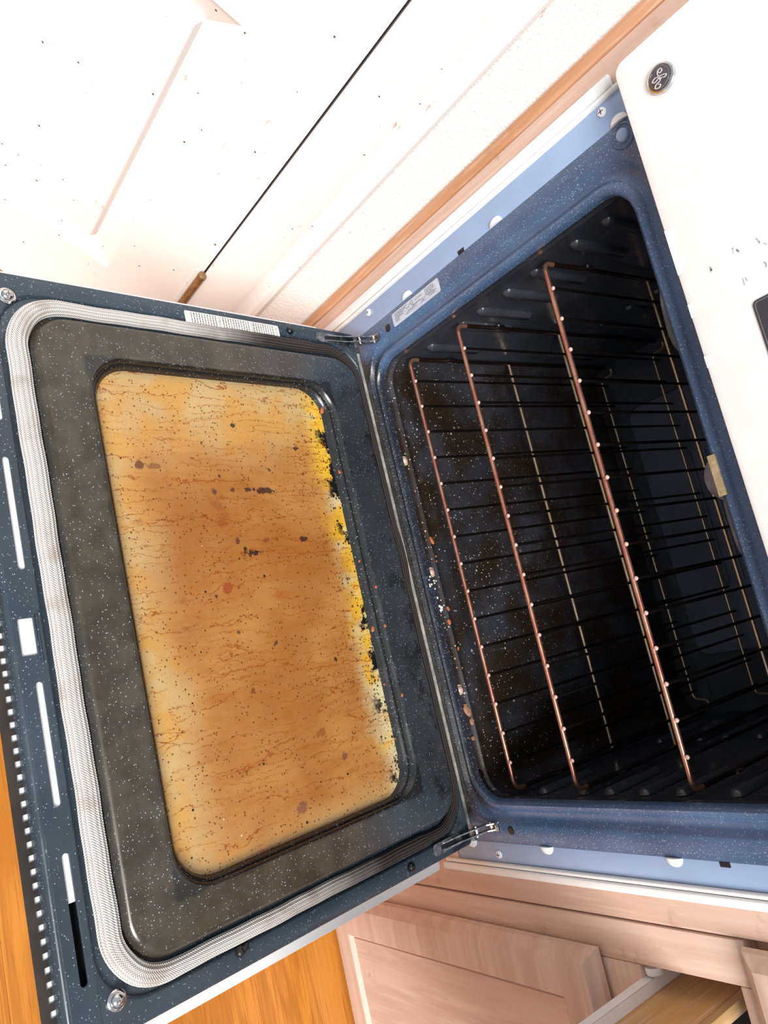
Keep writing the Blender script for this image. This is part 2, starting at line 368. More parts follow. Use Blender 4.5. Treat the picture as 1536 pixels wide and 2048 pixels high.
def plate(name, outer, holes, thick, xf, mat, parent, bev=0.0):
    """sheet with holes: a filled 2D curve turned into a mesh, moved by xf(x, y, h)"""
    cu = bpy.data.curves.new(name, 'CURVE'); cu.dimensions = '2D'; cu.fill_mode = 'BOTH'; cu.extrude = thick/2; cu.bevel_depth = bev; cu.bevel_resolution = 1
    for poly in [outer]+holes:
        sp = cu.splines.new('POLY'); sp.points.add(len(poly)-1); sp.use_cyclic_u = True
        for p, q in zip(sp.points, poly): p.co = (q[0], q[1], 0, 1)
    tmp = bpy.data.objects.new(name, cu); C.objects.link(tmp)
    dg = bpy.context.evaluated_depsgraph_get(); me = bpy.data.meshes.new_from_object(tmp.evaluated_get(dg))
    bpy.data.objects.remove(tmp); bpy.data.curves.remove(cu)
    me.materials.clear()
    for v in me.vertices: v.co = xf(v.co.x, v.co.y, v.co.z)
    me.name = name
    return link(name, me, mat, parent, 30)
def words(name, txt, size, xf, mat, parent):
    cu = bpy.data.curves.new(name, 'FONT'); cu.body = txt; cu.size = size; cu.resolution_u = 2
    tmp = bpy.data.objects.new(name, cu); C.objects.link(tmp); bpy.context.view_layer.update()
    dg = bpy.context.evaluated_depsgraph_get(); me = bpy.data.meshes.new_from_object(tmp.evaluated_get(dg))
    bpy.data.objects.remove(tmp); bpy.data.curves.remove(cu); me.materials.clear()
    for v in me.vertices: v.co = xf(v.co.x, v.co.y)
    return link(name, me, mat, parent, 0)

# ================================================================== SETTING
FZ = -0.48
floor = MB().box(-1.9, 1.9, -2.2, .06, FZ-.06, FZ-.013).me('floor'); floor = tag(link('floor', floor, M['gap'], smooth=0), kind='structure')
pw = .083; plank_me = {}
for i in range(27):
    y1 = .05-i*pw; xs = [-1.9, -1.9+.35+(i*.618 % 1)*.9]
    while xs[-1] < 1.9-1.25: xs.append(xs[-1]+1.25)
    xs.append(1.9)
    for a, b in zip(xs, xs[1:]):
        L = round(b-a, 3)
        if L not in plank_me:
            plank_me[L] = MB().box(-L/2+.0002, L/2-.0002, -pw/2+.00015, pw/2-.00015, -.014, 0).me('plank'); plank_me[L].materials.append(M['oak'])
        p = bpy.data.objects.new('plank', plank_me[L]); C.objects.link(p); p.parent = floor; p.location = ((a+b)/2, y1-pw/2, FZ)

# wall that runs off at an angle on the left, with a panelled door in it
WA = math.radians(-127.0); wd = Vector((math.cos(WA), math.sin(WA), 0)); wn = Vector((-wd.y, wd.x, 0))
if wn.x < 0: wn = -wn
WH = Vector((-.4075, .010, 0))
def W(s, z, n=0.0):
    p = WH+wd*s+wn*n; return (p.x, p.y, z)
def wbox(mb, s0, s1, z0, z1, n0, n1, bev=0):
    t = MB().box(s0, s1, n0, n1, z0, z1, bev); mb.add([W(v[0], v[2], v[1]) for v in t.v], t.f); return mb
wall_left = wbox(MB(), -.15, .095, FZ, 1.35, -.10, 0); wbox(wall_left, .095, 1.30, FZ, 1.35, -.10, -.045)
tag(link('wall_left', wall_left.me('wall_left'), M['wall_paint']), kind='structure')
# casing profile swept straight up
prof = [(.063, 0), (.063, .010), (.066, .013), (.073, .0135), (.076, .010), (.088, .0095), (.093, .012), (.099, .0155), (.140, .0165), (.1545, .0165), (.1565, .0145), (.1565, -.044), (.063, -.044)]
cas = MB().rings([[W(a, z, b) for a, b in prof] for z in (FZ+.001, 1.30)], True, True)
tag(link('trim_1', cas.me('trim_1'), M['trim_paint'], smooth=30), kind='structure')
# door leaf
D0, D1, DN = .1594, .93, .010
leaf = MB()
def leaf_rect(s0, s1, z0, z1, n): return [W(s0, z0, n), W(s1, z0, n), W(s1, z1, n), W(s0, z1, n)]
pans = [(.272, .515, -.300, .182), (.615, .858, -.300, .182), (.272, .515, .295, 1.10), (.615, .858, .295, 1.10)]
xs = [D0, .272, .515, .615, .858, D1]; zs = [FZ+.008, -.300, .182, .295, 1.10, 1.28]
for i in range(5):
    for j in range(5):
        s0, s1, z0, z1 = xs[i], xs[i+1], zs[j], zs[j+1]
        if (s0, s1, z0, z1) in pans: continue
        leaf.add(leaf_rect(s0, s1, z0, z1, DN), [(0, 1, 2, 3)])
leaf.add(leaf_rect(D0, D1, zs[0], zs[-1], DN)+leaf_rect(D0, D1, zs[0], zs[-1], DN-.035), [(0, 1, 5, 4), (1, 2, 6, 5), (2, 3, 7, 6), (3, 0, 4, 7), (4, 5, 6, 7)])
door = tag(link('door_1', leaf.me('door_1'), M['door_paint'], smooth=20), kind='structure')
for s0, s1, z0, z1 in pans:
    mb = MB()
    def rr(i, n): return leaf_rect(s0+i, s1-i, z0+i, z1-i, n)
    mb.rings([rr(0, DN), rr(.002, DN-.0015), rr(.006, DN-.003), rr(.033, DN-.0135), rr(.036, DN-.0145), rr(.0395, DN-.003), rr(.041, DN-.0015)], False, True)
    link('panel', mb.me('panel'), M['door_paint'], door, 20)
kn = MB(); kz0, kz1, ks, kn_ = -.268, -.175, .1585, .019
kn.tube([W(ks, kz0, kn_), W(ks, kz0+.030, kn_)], .0058, 14); kn.tube([W(ks, kz0+.031, kn_), W(ks, kz0+.062, kn_)], .0058, 14); kn.tube([W(ks, kz0+.063, kn_), W(ks, kz1, kn_)], .0058, 14)
kn.tube([W(ks, kz0-.012, kn_), W(ks, kz0-.002, kn_)], [.0018, .0042], 10)
kn.tube([W(ks, kz1, kn_), W(ks, kz1+.0015, kn_), W(ks, kz1+.006, kn_), W(ks, kz1+.008, kn_)], [.0046, .0064, .0060, .003], 14)
link('hinge', kn.me('hinge'), M['brass'], door, 40)
lf = MB(); wbox(lf, .1635, .1700, kz0+.002, kz1-.002, DN-.001, DN+.0012); link('hinge_leaf', lf.me('hinge_leaf'), M['door_paint'], door, 0)
# baseboard beside the cabinet is hidden; back wall behind cabinets
tag(link('wall_back', MB().box(-.70, 1.9, .62, .72, FZ, 1.35).me('wall_back'), M['wall_paint']), kind='structure')

# ================================================================== OVEN CABINET (tall unit)
tower = tag(empty('oven_cabinet', (0, .3, FZ)), 'tall pickled pink wood cabinet that the white wall oven is built into', 'cabinet')
tower_inv = Matrix.Translation((0, -.3, -FZ))
def tpart(name, mb, mat, sm=35):
    me = mb.me(name); me.transform(tower_inv); return link(name, me, mat, tower, sm)
tpart('stile', MB().box(-.3905, -.355, .0005, .0205, FZ, 1.30, .0012), M['wood_z'])
tpart('scribe_strip', MB().box(-.4065, -.3912, -.0015, .0215, FZ, 1.30, .003), M['wood_o'])
tpart('stile', MB().box(.350, .3905, .0005, .0205, FZ, 1.30, .0045), M['wood_z'])
tpart('lower_rail', MB().box(-.3545, .3495, .0005, .0205, FZ+.10, -.062, .001), M['wood_x'])
tpart('side_panel', MB().box(-.3905, -.375, .0210, .58, FZ, 1.30), M['wood_z'])
tpart('side_panel', MB().box(.375, .3905, .0210, .58, FZ, 1.30), M['wood_z'])

# ================================================================== BASE CABINET on the right
base = tag(empty('base_cabinet', (.6, .3, FZ)), 'pickled pink wood base cabinet with panelled door and pulled out drawer right of the oven', 'cabinet')
binv = Matrix.Translation((-.6, -.3, -FZ))
def bpart(name, mb, mat, parent=base, sm=35):
    me = mb.me(name); me.transform(binv); return link(name, me, mat, parent, sm)
bpart('stile', MB().box(.3915, .4305, .0005, .0205, -.385, .304, .001), M['wood_z'])
bpart('stile', MB().box(.775, .82, .0005, .0205, -.385, .42, .001), M['wood_z'])
bpart('rail', MB().box(.4312, .7745, .0010, .0205, .110, .1815, .001), M['wood_x'])
bpart('rail', MB().box(.4312, .7745, .0010, .0205, .2890, .3040, .001), M['wood_x'])
bpart('rail', MB().box(.4312, .7745, .0010, .0205, -.385, -.345, .001), M['wood_x'])
bpart('side_panel', MB().box(.3915, .405, .021, .58, FZ, .42), M['wood_z'])
bpart('toe_kick', MB().box(.395, .82, .06, .075, FZ, -.386), M['wood_x'])
bpart('back_panel', MB().box(.4055, .82, .565, .58, FZ, .42), M['wood_x'])
def cab_door(name, x0, x1, z0, z1, fw, parent):
    """bevel-edged frame with a recessed flat panel; front at y=-.02"""
    def R(i, y): return [(x0+i, y, z0+i), (x1-i, y, z0+i), (x1-i, y, z1-i), (x0+i, y, z1-i)]
    d = bpart(name, MB().rings([R(.004, -.0005), R(0, -.004), R(.002, -.0095), R(.014, -.0185), R(.020, -.020), R(fw-.002, -.020), R(fw+.001, -.0165), R(fw+.003, -.0135)], True, False), M['wood_x'], parent, 20)
    return d
bd = cab_door('door', .4195, .782, -.3905, .1385, .0525, base)
pm = MB(); pm.rings([[(.4725+i, y, -.3375+i), (.729-i, y, -.3375+i), (.729-i, y, .0855-i), (.4725+i, y, .0855-i)] for i, y in ((0, -.0132), (.0012, -.0140), (.0028, -.0125), (.004, -.0145))], False, True)
bpart('panel', pm, M['wood_z'], bd, 15)
# upper (closed) drawer front with a bevelled lip
def R2(i, y): return [(.3935+i, y, .3055+i), (.782-i, y, .3055+i), (.782-i, y, .420-i), (.3935+i, y, .420-i)]
bpart('drawer_front', MB().rings([R2(.004, -.0005), R2(0, -.004), R2(.002, -.0095), R2(.013, -.0185), R2(.018, -.020)], True, True), M['wood_x'], base, 20)
# pulled-out drawer: white slide, plywood side, pine edge, bottom, front
dr = bpart('drawer', MB().box(.4568, .4668, -.36, .30, .1800, .2560, .0008), M['ply'])
bpart('drawer_edge', MB().box(.4562, .4690, -.36, .30, .2562, .2660, .002), M['pine'], dr)
sl = MB(); sl.box(.4448, .4560, -.355, .32, .1795, .1810); sl.box(.4448, .4566, -.355, .32, .1890, .1904)
sl.box(.4443, .4450, -.355, .32, .1795, .1904); bpart('slide', sl, M['white'], dr)
bpart('roller', MB().lathe([(.004, 0), (.0085, .0003), (.009, .0015), (.009, .006), (.0085, .0073), (.004, .0076)], (.4345, .0115, .1895), 'x', 20), M['white'], dr)
bpart('drawer_bottom', MB().box(.4675, .752, -.355, .30, .203, .209), M['gap'], dr)
bpart('drawer_side', MB().box(.753, .764, -.36, .30, .196, .2640, .001), M['ply'], dr)
bpart('drawer_back', MB().box(.4697, .7525, .285, .2985, .210, .255, .001), M['ply'], dr)
bpart('front', MB().box(.424, .782, -.3825, -.362, .170, .300, .004), M['wood_x'], dr)
bpart('inner_runner', MB().box(.7652, .774, .03, .5, .18, .20), M['white'])
tag(link('worktop', MB().box(.3925, .90, -.004, .60, .4215, .4600, .006).me('worktop'), M['wall_paint']), 'white worktop over the base cabinet right of the oven', 'worktop')

# ================================================================== WALL OVEN
oven = tag(empty('wall_oven', (0, 0, 0)), 'white built-in wall oven with blue enamel front and its stained door hanging open', 'oven')
def yr(R, y): return [(p[0], y, p[1]) for p in R]
def ring(hw, z0, z1, r, y, xc=0, n=10): return yr(rrect(xc-hw, xc+hw, z0, z1, r, n), y)
CX = .0009
fr = MB().rings([ring(.325, -.024, .472, .004, .018), ring(.325, -.024, .472, .004, .0006), ring(.3244, -.0234, .4714, .004, 0),
    ring(.3045, -.0150, .434, .052, 0, CX), ring(.3025, -.0143, .4318, .050, .0010, CX), ring(.2985, -.0128, .4285, .048, .0052, CX), ring(.2960, -.0118, .426, .046, .0060, CX),
    ring(.2905, -.0092, .4200, .043, .0058, CX), ring(.2880, -.0075, .4172, .041, .0035, CX), ring(.2850, -.0050, .4145, .040, .0005, CX),
    ring(.2815, -.0022, .4110, .038, -.0006, CX), ring(.2785, -.0004, .4078, .036, .0016, CX), ring(.2775, .0000, .4068, .035, .0050, CX), ring(.2775, -.0006, .4068, .034, .0120, CX)])
link('front_frame', fr.me('front_frame'), M['frame'], oven, 50)
cv = MB().rings([ring(.2775, -.0006, .4068, .034, .0120, CX), ring(.2785, -.0045, .4085, .034, .0150, CX), ring(.2790, -.0085, .409, .034, .0190, CX), ring(.2790, -.0085, .409, .034, .0230, CX),
    ring(.2790, -.0046, .409, .034, .0258, CX), ring(.2795, -.0040, .4095, .034, .0275, CX), ring(.2800, -.0050, .410, .034, .0292, CX), ring(.2845, -.0105, .416, .034, .0350, CX), ring(.2860, -.0120, .418, .034, .0420, CX),
    ring(.2860, -.0120, .418, .034, .4500, CX), ring(.282, -.008, .414, .030, .4580, CX), ring(.270, .004, .402, .024, .4600, CX)], False, True)
cav = link('oven_cavity', cv.me('oven_cavity'), M['cavity'], oven, 40)
# embossed rack guides on both side walls
def lozenge(mb, x, sx, y0, y1, z, h, d):
    R = []
    for k, (f, dd) in enumerate(((1.0, 0), (.80, .55), (.45, 1.0))):
        pr = rrect(y0+h*(1-f), y1-h*(1-f), z-h*f, z+h*f, h*f*.98, 5); R.append([(x-sx*d*dd, a, b) for a, b in pr])
    mb.rings(R, False, True)
for sx in (-1, 1):
    for z in (.058, .121, .158, .204, .249, .309, .352):
        for ya, yb_ in ((.056, .150), (.29, .40)):
            mb = MB(); lozenge(mb, sx*.2862, sx, ya, yb_, z-.010, .0085, .0065); link('rack_guide', mb.me('rack_guide'), M['cavity'], cav, 50)
# back wall embossing and fan cover
bw = MB()
bw.rings([yr(rrect(-.20+i, .20-i, .035+i, .37-i, .02, 6), y) for i, y in ((0, .4592), (.004, .4545), (.012, .4540))], False, True)
for k in range(7): bw.box(-.10, .10, .4520, .4542, .115+k*.024, .1225+k*.024, .0008)
link('back_panel', bw.me('back_panel'), M['back'], cav, 30)
# ridge along the front of the oven floor
# roof element
be = MB(); pts = []
for k in range(5):
    x = -.215+.1075*k; pts += [(x, .10 if k % 2 else .36, .392)]
path = []
loops = [(-.215, .37), (-.215, .07), (-.175, .035), (-.125, .030), (-.105, .07), (-.105, .33), (-.06, .36), (-.02, .33), (-.02, .07), (.02, .035), (.07, .035), (.10, .07), (.10, .33), (.15, .36), (.20, .33), (.20, .10)]
for i, a in enumerate(loops[:-1]):
    b = loops[i+1]
    for j in range(6): t_ = j/6; path.append((a[0]+(b[0]-a[0])*t_, a[1]+(b[1]-a[1])*t_, .3905))
for _ in range(3): path = [path[0]]+[tuple((path[i-1][k]+2*path[i][k]+path[i+1][k])/4 for k in range(3)) for i in range(1, len(path)-1)]+[path[-1]]
be.tube(path, .0040, 8); link('broil_element', be.me('broil_element'), M['tube'], oven, 60)
tag(bpy.data.objects['broil_element'], 'grey tubular heating element under the cavity roof')
# tan ceramic clip on the upper lip with a pale disc behind
cl = MB(); prof = [(-.0022, .4140), (-.0026, .4105), (-.0014, .4065), (.004, .4045), (.014, .4042), (.014, .4055), (.0052, .4062), (.0010, .4080), (-.0004, .4110), (-.0002, .4140)]
cl.rings([[(x, y-.0006, z-.0006) for y, z in prof] for x in (-.013, .0225)], True, True); link('lip_clip', cl.me('lip_clip'), M['tan'], oven, 40)
tag(bpy.data.objects['lip_clip'], 'tan clip on the upper lip of the opening')
dc = MB().lathe([(.018, 0), (.021, .001), (.022, .003), (.020, .0045), (.012, .005)], (.004, .030, .4025), 'y', 24)
link('lamp_cover', dc.me('lamp_cover'), M['tube'], oven, 40)

# side strips: white channel with bluish shade put in its colour; white outer flange
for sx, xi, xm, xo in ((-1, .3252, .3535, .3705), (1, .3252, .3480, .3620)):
    a, b = sorted((sx*xi, sx*xm)); mb = MB().box(a, b, .0008, .016, -.060, .472, .0008); ch = link('side_channel', mb.me('side_channel'), M['shaded_white'], oven)
    a, b = sorted((sx*(xm+.0004), sx*(xm+.0048))); link('flange_bead', MB().box(a, b, -.0034, .0160, -.062 if sx < 0 else -.085, .452 if sx < 0 else .472, .0016).me('flange_bead'), M['white'], oven, 60)
    a, b = sorted((sx*(xm+.0052), sx*xo)); link('side_flange', MB().box(a, b, -.0052, .0003, -.090, .4255 if sx < 0 else .472, .0018).me('side_flange'), M['white'], oven, 60)
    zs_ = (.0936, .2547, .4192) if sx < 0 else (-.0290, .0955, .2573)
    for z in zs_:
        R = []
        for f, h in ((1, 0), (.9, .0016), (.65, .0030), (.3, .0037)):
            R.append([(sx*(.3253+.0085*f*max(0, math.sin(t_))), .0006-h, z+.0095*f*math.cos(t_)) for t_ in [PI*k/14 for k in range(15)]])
        link('locating_boss', MB().rings(R, False, True).me('locating_boss'), M['boss'], oven, 60)  # bumps of the strip in plain white: light they catch put into the colour
    for z in ((.0155, .4066) if sx < 0 else (.0155,)):
        x = sx*.3455 if sx < 0 else .3390
        mb = MB().lathe([(.0046, 0), (.0046, .0008), (.0040, .0020), (.0022, .0027)], (x, .0006, z), 'y', 18)
        sc_ = link('screw', mb.me('screw'), M['boss'], oven, 40)
        cr = MB().box(x-.0026, x+.0026, -.00235, -.0018, z-.0005, z+.0005); cr.box(x-.0005, x+.0005, -.00235, -.0018, z-.0026, z+.0026); link('cross_slot', cr.me('cross_slot'), M['ink'], sc_, 0)
    z = .197 if sx < 0 else .309
    link('slot_hole', MB().box(sx*.3275-.0022, sx*.3275+.0022, .0003, .0009, z-.005, z+.005).me('slot_hole'), M['gap'], oven, 0)
link('bottom_trim', MB().box(-.306, .306, -.0100, .016, -.0290, -.0245, .001).me('bottom_trim'), M['cream'], oven)
# round dimples and the pale plug in the upper corner
for x, z in ((.3105, .0458), (-.3085, .0456)):
    link('dimple', MB().lathe([(.0052, 0), (.0046, .0004), (.0018, .0002)], (x, -.0001, z), 'y', 16).me('dimple'), M['black'], oven, 60)
pl = MB().lathe([(.0125, 0), (.0118, .0012), (.0100, .0014), (.0092, .0004)], (-.3120, -.0001, .4195), 'y', 24); pr_ = link('plug_ring', pl.me('plug_ring'), M['frame'], oven, 40)
link('plug', MB().lathe([(.0062, 0), (.0060, .0022), (.0045, .0032), (.002, .0034)], (-.3120, -.0005, .4195), 'y', 20).me('plug'), M['shaded_white'], pr_, 60)
# screws along the trough of the bottom lip
for x in (-.1481, .0007, .1500):
    s1 = link('lip_screw', MB().lathe([(.0046, 0), (.0044, .0016), (.0032, .0036), (.0012, .0043)], (x, .0195, -.0086), 'z', 18).me('lip_screw'), M['tip'], oven, 60)
    link('washer', MB().lathe([(.0064, 0), (.0064, .0012), (.0050, .0014)], (x, .0195, -.0088), 'z', 18).me('washer'), M['tan'], s1, 40)
link('lip_bolt', MB().lathe([(.0062, 0), (.006, .0012), (.0042, .0032), (.0015, .0038)], (.2535, .0195, -.0088), 'z', 16).me('lip_bolt'), M['rail'], oven, 60)
# rating label on the left of the frame (text runs up the frame)
lab = MB().rings([[(p[0], y, p[1]) for p in rrect(-.3200, -.3030, .0585, .1520, .002, 4)] for y in (.0002, -.0004)], True, True)
lb = tag(link('rating_label', lab.me('rating_label'), M['label_blue'], oven, 0), 'small pale rating sticker on the blue frame')
def on_label(u, v): return (-.3030-.0017-v, -.00055, .0600+u)   # u along the text, v up the letters
ln = MB(); rows = [(.0125, .004, .030), (.0125, .066, .082), (.0105, .004, .027), (.0105, .033, .036), (.0105, .046, .060), (.0105, .066, .084), (.0085, .004, .024), (.0085, .066, .083), (.0085, .027, .034), (.0065, .004, .020), (.0065, .040, .056), (.0065, .066, .080), (.0042, .004, .013), (.0042, .030, .046), (.0042, .058, .063), (.0042, .070, .086), (.0022, .004, .012), (.0022, .024, .044), (.0022, .056, .063), (.0022, .072, .084)]
for v, a, b in rows:
    x = a
    while x < b:
        L = random.uniform(.0012, .0045); e = min(b, x+L)
        ln.add([on_label(x, v), on_label(e, v), on_label(e, v+.0009), on_label(x, v+.0009)], [(0, 1, 2, 3)]); x = e+.0007
for a in (.028, .047, .064): ln.add([on_label(a, .001), on_label(a+.0003, .001), on_label(a+.0003, .0055), on_label(a, .0055)], [(0, 1, 2, 3)])
ln.add([on_label(.003, .0058), on_label(.086, .0058), on_label(.086, .0060), on_label(.003, .0060)], [(0, 1, 2, 3)])
ln.tube([on_label(.0395+.0027*math.cos(a), .0110+.0027*math.sin(a)) for a in [2*PI*k/20 for k in range(20)]], .0003, 4, True)
link('label_print', ln.me('label_print'), M['ink'], lb, 0)
words('listing_mark', 'UL', .0030, lambda x, y: on_label(.0378+x, .0100+y), M['ink'], lb)

# control panel
px0, px1, pz0, pz1 = -.352, .350, .4440, .640
cp = MB().rings([yr(rrect(px0+i, px1-i, pz0+i, pz1-i, .010, 6), y) for i, y in ((.001, -.0015), (0, -.004), (0, -.0275), (.0008, -.0294), (.003, -.0302))], True, True)
panel = tag(link('control_panel', cp.me('control_panel'), M['white'], oven, 40), 'white control panel with round badge and dark display')
dsp = MB().rings([yr(rrect(-.1068, .1068, .4935, .560, .004, 5), y) for y in (-.0302, -.0312)], False, True)
link('display', dsp.me('display'), M['screen'], panel, 30)
ln = MB().rings([yr(rrect(-.1056, .1056, .4950, .5585, .003, 5), -.0313), yr(rrect(-.1048, .1048, .4958, .5577, .0026, 5), -.0313)])
link('display_line', ln.me('display_line'), M['ink'], panel, 0)
bx, bz = -.3112, .4822
bdg = MB().lathe([(.0122, 0), (.0122, .0026), (.0118, .0034), (.0106, .0038)], (bx, -.0302, bz), 'y', 40); badge = link('badge', bdg.me('badge'), M['chrome'], panel, 30)
link('badge_face', MB().lathe([(.0104, 0), (.0104, .0004), (.0096, .0008)], (bx, -.0338, bz), 'y', 40).me('badge_face'), M['badge'], badge, 30)
mono = MB()
def stroke(P, r=.00055):
    Q = [Vector((bx+a, -.0349, bz+b)) for a, b in P]; out = []
    for i in range(len(Q)-1):
        p0, p1, p2, p3 = Q[max(i-1, 0)], Q[i], Q[i+1], Q[min(i+2, len(Q)-1)]
        for k in range(6):
            t_ = k/6; out.append(.5*((2*p1)+(p2-p0)*t_+(2*p0-5*p1+4*p2-p3)*t_*t_+(3*p1-p0-3*p2+p3)*t_**3))
    out.append(Q[-1]); mono.tube(out, r, 6)
q = .001
# scrolled monogram of crossing loops
stroke([(.6*q, .4*q), (3.4*q, -.8*q), (4.2*q, -4.6*q), (6.6*q, -5.6*q), (7.8*q, -2.6*q), (6.4*q, -.6*q), (5.2*q, -2.4*q)])
stroke([(.2*q, .6*q), (-1.4*q, -3.6*q), (.0*q, -6.6*q), (1.6*q, -4.6*q), (.8*q, -1.0*q), (-.4*q, 1.0*q)])
stroke([(-.4*q, 1.0*q), (.8*q, 4.0*q), (2.2*q, 6.2*q), (3.2*q, 4.4*q), (2.0*q, 1.4*q), (3.4*q, -.8*q)])
stroke([(.4*q, .6*q), (-2.4*q, -.6*q), (-5.2*q, .4*q), (-5.6*q, 3.0*q), (-3.6*q, 3.8*q), (-2.6*q, 1.6*q), (-4.4*q, .4*q)])
link('monogram', mono.me('monogram'), M['silver'], badge, 60)
ring_ = MB().tube([(bx+.0088*math.cos(a), -.0346, bz+.0088*math.sin(a)) for a in [2*PI*k/40 for k in range(40)]], .0003, 6, True); link('badge_ring', ring_.me('badge_ring'), M['chrome'], badge, 60)
# key legends; the wash of light is put into broken, pale strokes
km = MB()
def dash(P, w_=.0009):
    for a, b in zip(P, P[1:]):
        d = Vector((b[0]-a[0], b[1]-a[1])); n_ = Vector((-d.y, d.x)).normalized()*w_/2
        km.add([(a[0]+n_.x, -.03035, a[1]+n_.y), (b[0]+n_.x, -.03035, b[1]+n_.y), (b[0]-n_.x, -.03035, b[1]-n_.y), (a[0]-n_.x, -.03035, a[1]-n_.y)], [(0, 1, 2, 3)])
dash([(-.1490, .4712), (-.1470, .4722), (-.1450, .4708)], .0016); dash([(-.1466, .4717), (-.1452, .4726)], .0012)
dash([(-.1525, .4915), (-.1530, .4928), (-.1500, .4922), (-.1485, .4918)], .0006); dash([(-.1508, .4955), (-.1492, .4948), (-.1488, .4962), (-.1472, .4958)], .0014)
dash([(-.1500, .5105), (-.1486, .5120)], .0010); dash([(-.1480, .5112), (-.1464, .5126), (-.1452, .5118)], .0012); dash([(-.1440, .5150), (-.1425, .5160), (-.1418, .5172)], .0008)
dash([(-.1275, .4925), (-.1225, .4926), (-.1218, .4922)], .0009); dash([(-.1270, .4952), (-.1254, .4946), (-.1240, .4955)], .0010)
dash([(-.1310, .5105), (-.1290, .5120), (-.1262, .5112)], .0012)
link('key_legend', km.me('key_legend'), M['key_ink'], panel, 0)
# chipped white caulk smears on the lower edge of the panel
for x0_, L_ in ((-.196, .040), (-.130, .012), (-.085, .010)):
    sm_ = MB(); n_ = 7
    top = [(x0_+L_*k/n_, -.0306, pz0+.0034+random.uniform(.001, .005)) for k in range(n_+1)]; bot = [(x0_+L_*k/n_, -.0306, pz0+.0010) for k in range(n_+1)]
    sm_.add(top+bot, [(k, k+1, n_+2+k, n_+1+k) for k in range(n_)]); link('paint_chip', sm_.me('paint_chip'), M['boss'], panel, 0)

# ------------------------------------------------------------------ oven door (child of the oven; local x=u, y=-v, z=n)
AL = math.radians(9.424)
def dring(hu, v0, v1, r, n, k=10): return [(p[0], p[1], n) for p in rrect(-hu, hu, -v1, -v0, r, k)]
ln_ = MB().rings([dring(.318, .040, .4700, .004, -.028), dring(.3182, .030, .4715, .004, -.010), dring(.319, .0255, .4720, .004, -.0012), dring(.3182, .0260, .4716, .004, 0), dring(.3030, .0272, .4712, .045, 0), dring(.3020, .0276, .4704, .045, -.0008), dring(.3005, .0284, .4685, .044, -.0046),
    dring(.2830, .0375, .4480, .038, -.0046), dring(.2805, .0400, .4455, .037, -.003), dring(.2785, .0415, .4435, .036, .004), dring(.2770, .0430, .4420, .035, .0066), dring(.2735, .0455, .4385, .033, .0080),
    dring(.2460, .0895, .4005, .042, .0080), dring(.2445, .0910, .3995, .041, .0088), dring(.2428, .0930, .3985, .040, .0090), dring(.2412, .0950, .3970, .039, .0078), dring(.2404, .0968, .3960, .038, .0050), dring(.2398, .0980, .3950, .038, .0030), dring(.2390, .1000, .3940, .0375, .0034), dring(.2380, .1022, .3925, .037, .0026), dring(.2370, .1045, .3900, .036, -.0010), dring(.236, .108, .387, .035, -.0068)])
odoor = tag(link('oven_door', ln_.me('oven_door'), M['liner'], oven, 42), 'oven door hanging open with a grease-browned window and woven gasket')
odoor.location = (0, 0, -.0008); odoor.rotation_euler = (-AL, 0, 0)
gl = MB().rings([dring(.2395, .104, .392, .037, -.0052), dring(.2395, .104, .392, .037, -.0049)], True, True)
tag(link('window', gl.me('window'), M['glass'], odoor, 0), 'window glass browned with baked grease')
# front plate with slots, folded front edge
slots = []
for a, b in ((-.2745, -.177), (-.1450, -.0467), (.0447, .1432), (.1771, .2745)): slots.append(rrect(a, b, -.4835, -.4768, .00335, 5))
slots.append(rrect(-.0072, .0236, -.4905, -.4772, .0015, 3))
plate('slotted_plate', rrect(-.319, .319, -.4930, -.4712, .003, 3), slots, .0016, lambda x, y, h: (x, y, h-.0012), M['liner'], odoor, .0004)
fold = MB()
pf = [(-.4926, -.0004), (-.4945, -.0006), (-.4962, -.0016), (-.4972, -.0034), (-.4976, -.0070), (-.4978, -.0150), (-.4966, -.0150), (-.4962, -.0070), (-.4950, -.0030), (-.4926, -.0024)]
fold.rings([[(x, a, b) for a, b in pf] for x in (-.3185, .3185)], True, True); link('folded_edge', fold.me('folded_edge'), M['liner'], odoor, 50)
sq = []
for k in range(-31, 30): x = .0029+k*.01013; sq.append(rrect(x-.0025, x+.0025, -.5018, -.4972, .0006, 2))
plate('vent_strip', rrect(-.3185, .3185, -.5088, -.4955, .001, 2), sq, .0010, lambda x, y, h: (x, y, h-.0155), M['brown_trim'], odoor)
# white outer skin (seen through the slots, as a ledge on the right and below)
sk = MB().rings([dring(.3365, .058, .4880, .004, -.050), dring(.3385, .056, .4900, .004, -.046), dring(.3385, .056, .4935, .004, -.0300), dring(.3375, .057, .4930, .004, -.0286), dring(.3200, .062, .4900, .004, -.0286)], True, True)
outer = tag(link('outer_skin', sk.me('outer_skin'), M['white'], odoor, 40), 'white outer door panel')
link('backing_sheet', MB().box(-.316, .214, -.4945, -.4725, -.0042, -.0024).me('backing_sheet'), M['white'], odoor, 0)
link('backing_block', MB().box(.2145, .3170, -.4945, -.4725, -.0160, -.0120).me('backing_block'), M['black'], odoor, 0)
link('vent_backing', MB().box(-.316, .3170, -.5060, -.4965, -.0190, -.0166).me('vent_backing'), M['white'], odoor, 0)
em = MB().tube([(-.0085, -.4720, .0002), (-.0110, -.4735, .0003), (-.0105, -.4750, .0003), (.0290, -.4750, .0003)], .0009, 6); em.tube([(-.0080, -.4765, -.0001), (.0275, -.4765, -.0001)], .0005, 6); link('latch_bead', em.me('latch_bead'), M['liner'], odoor, 60)
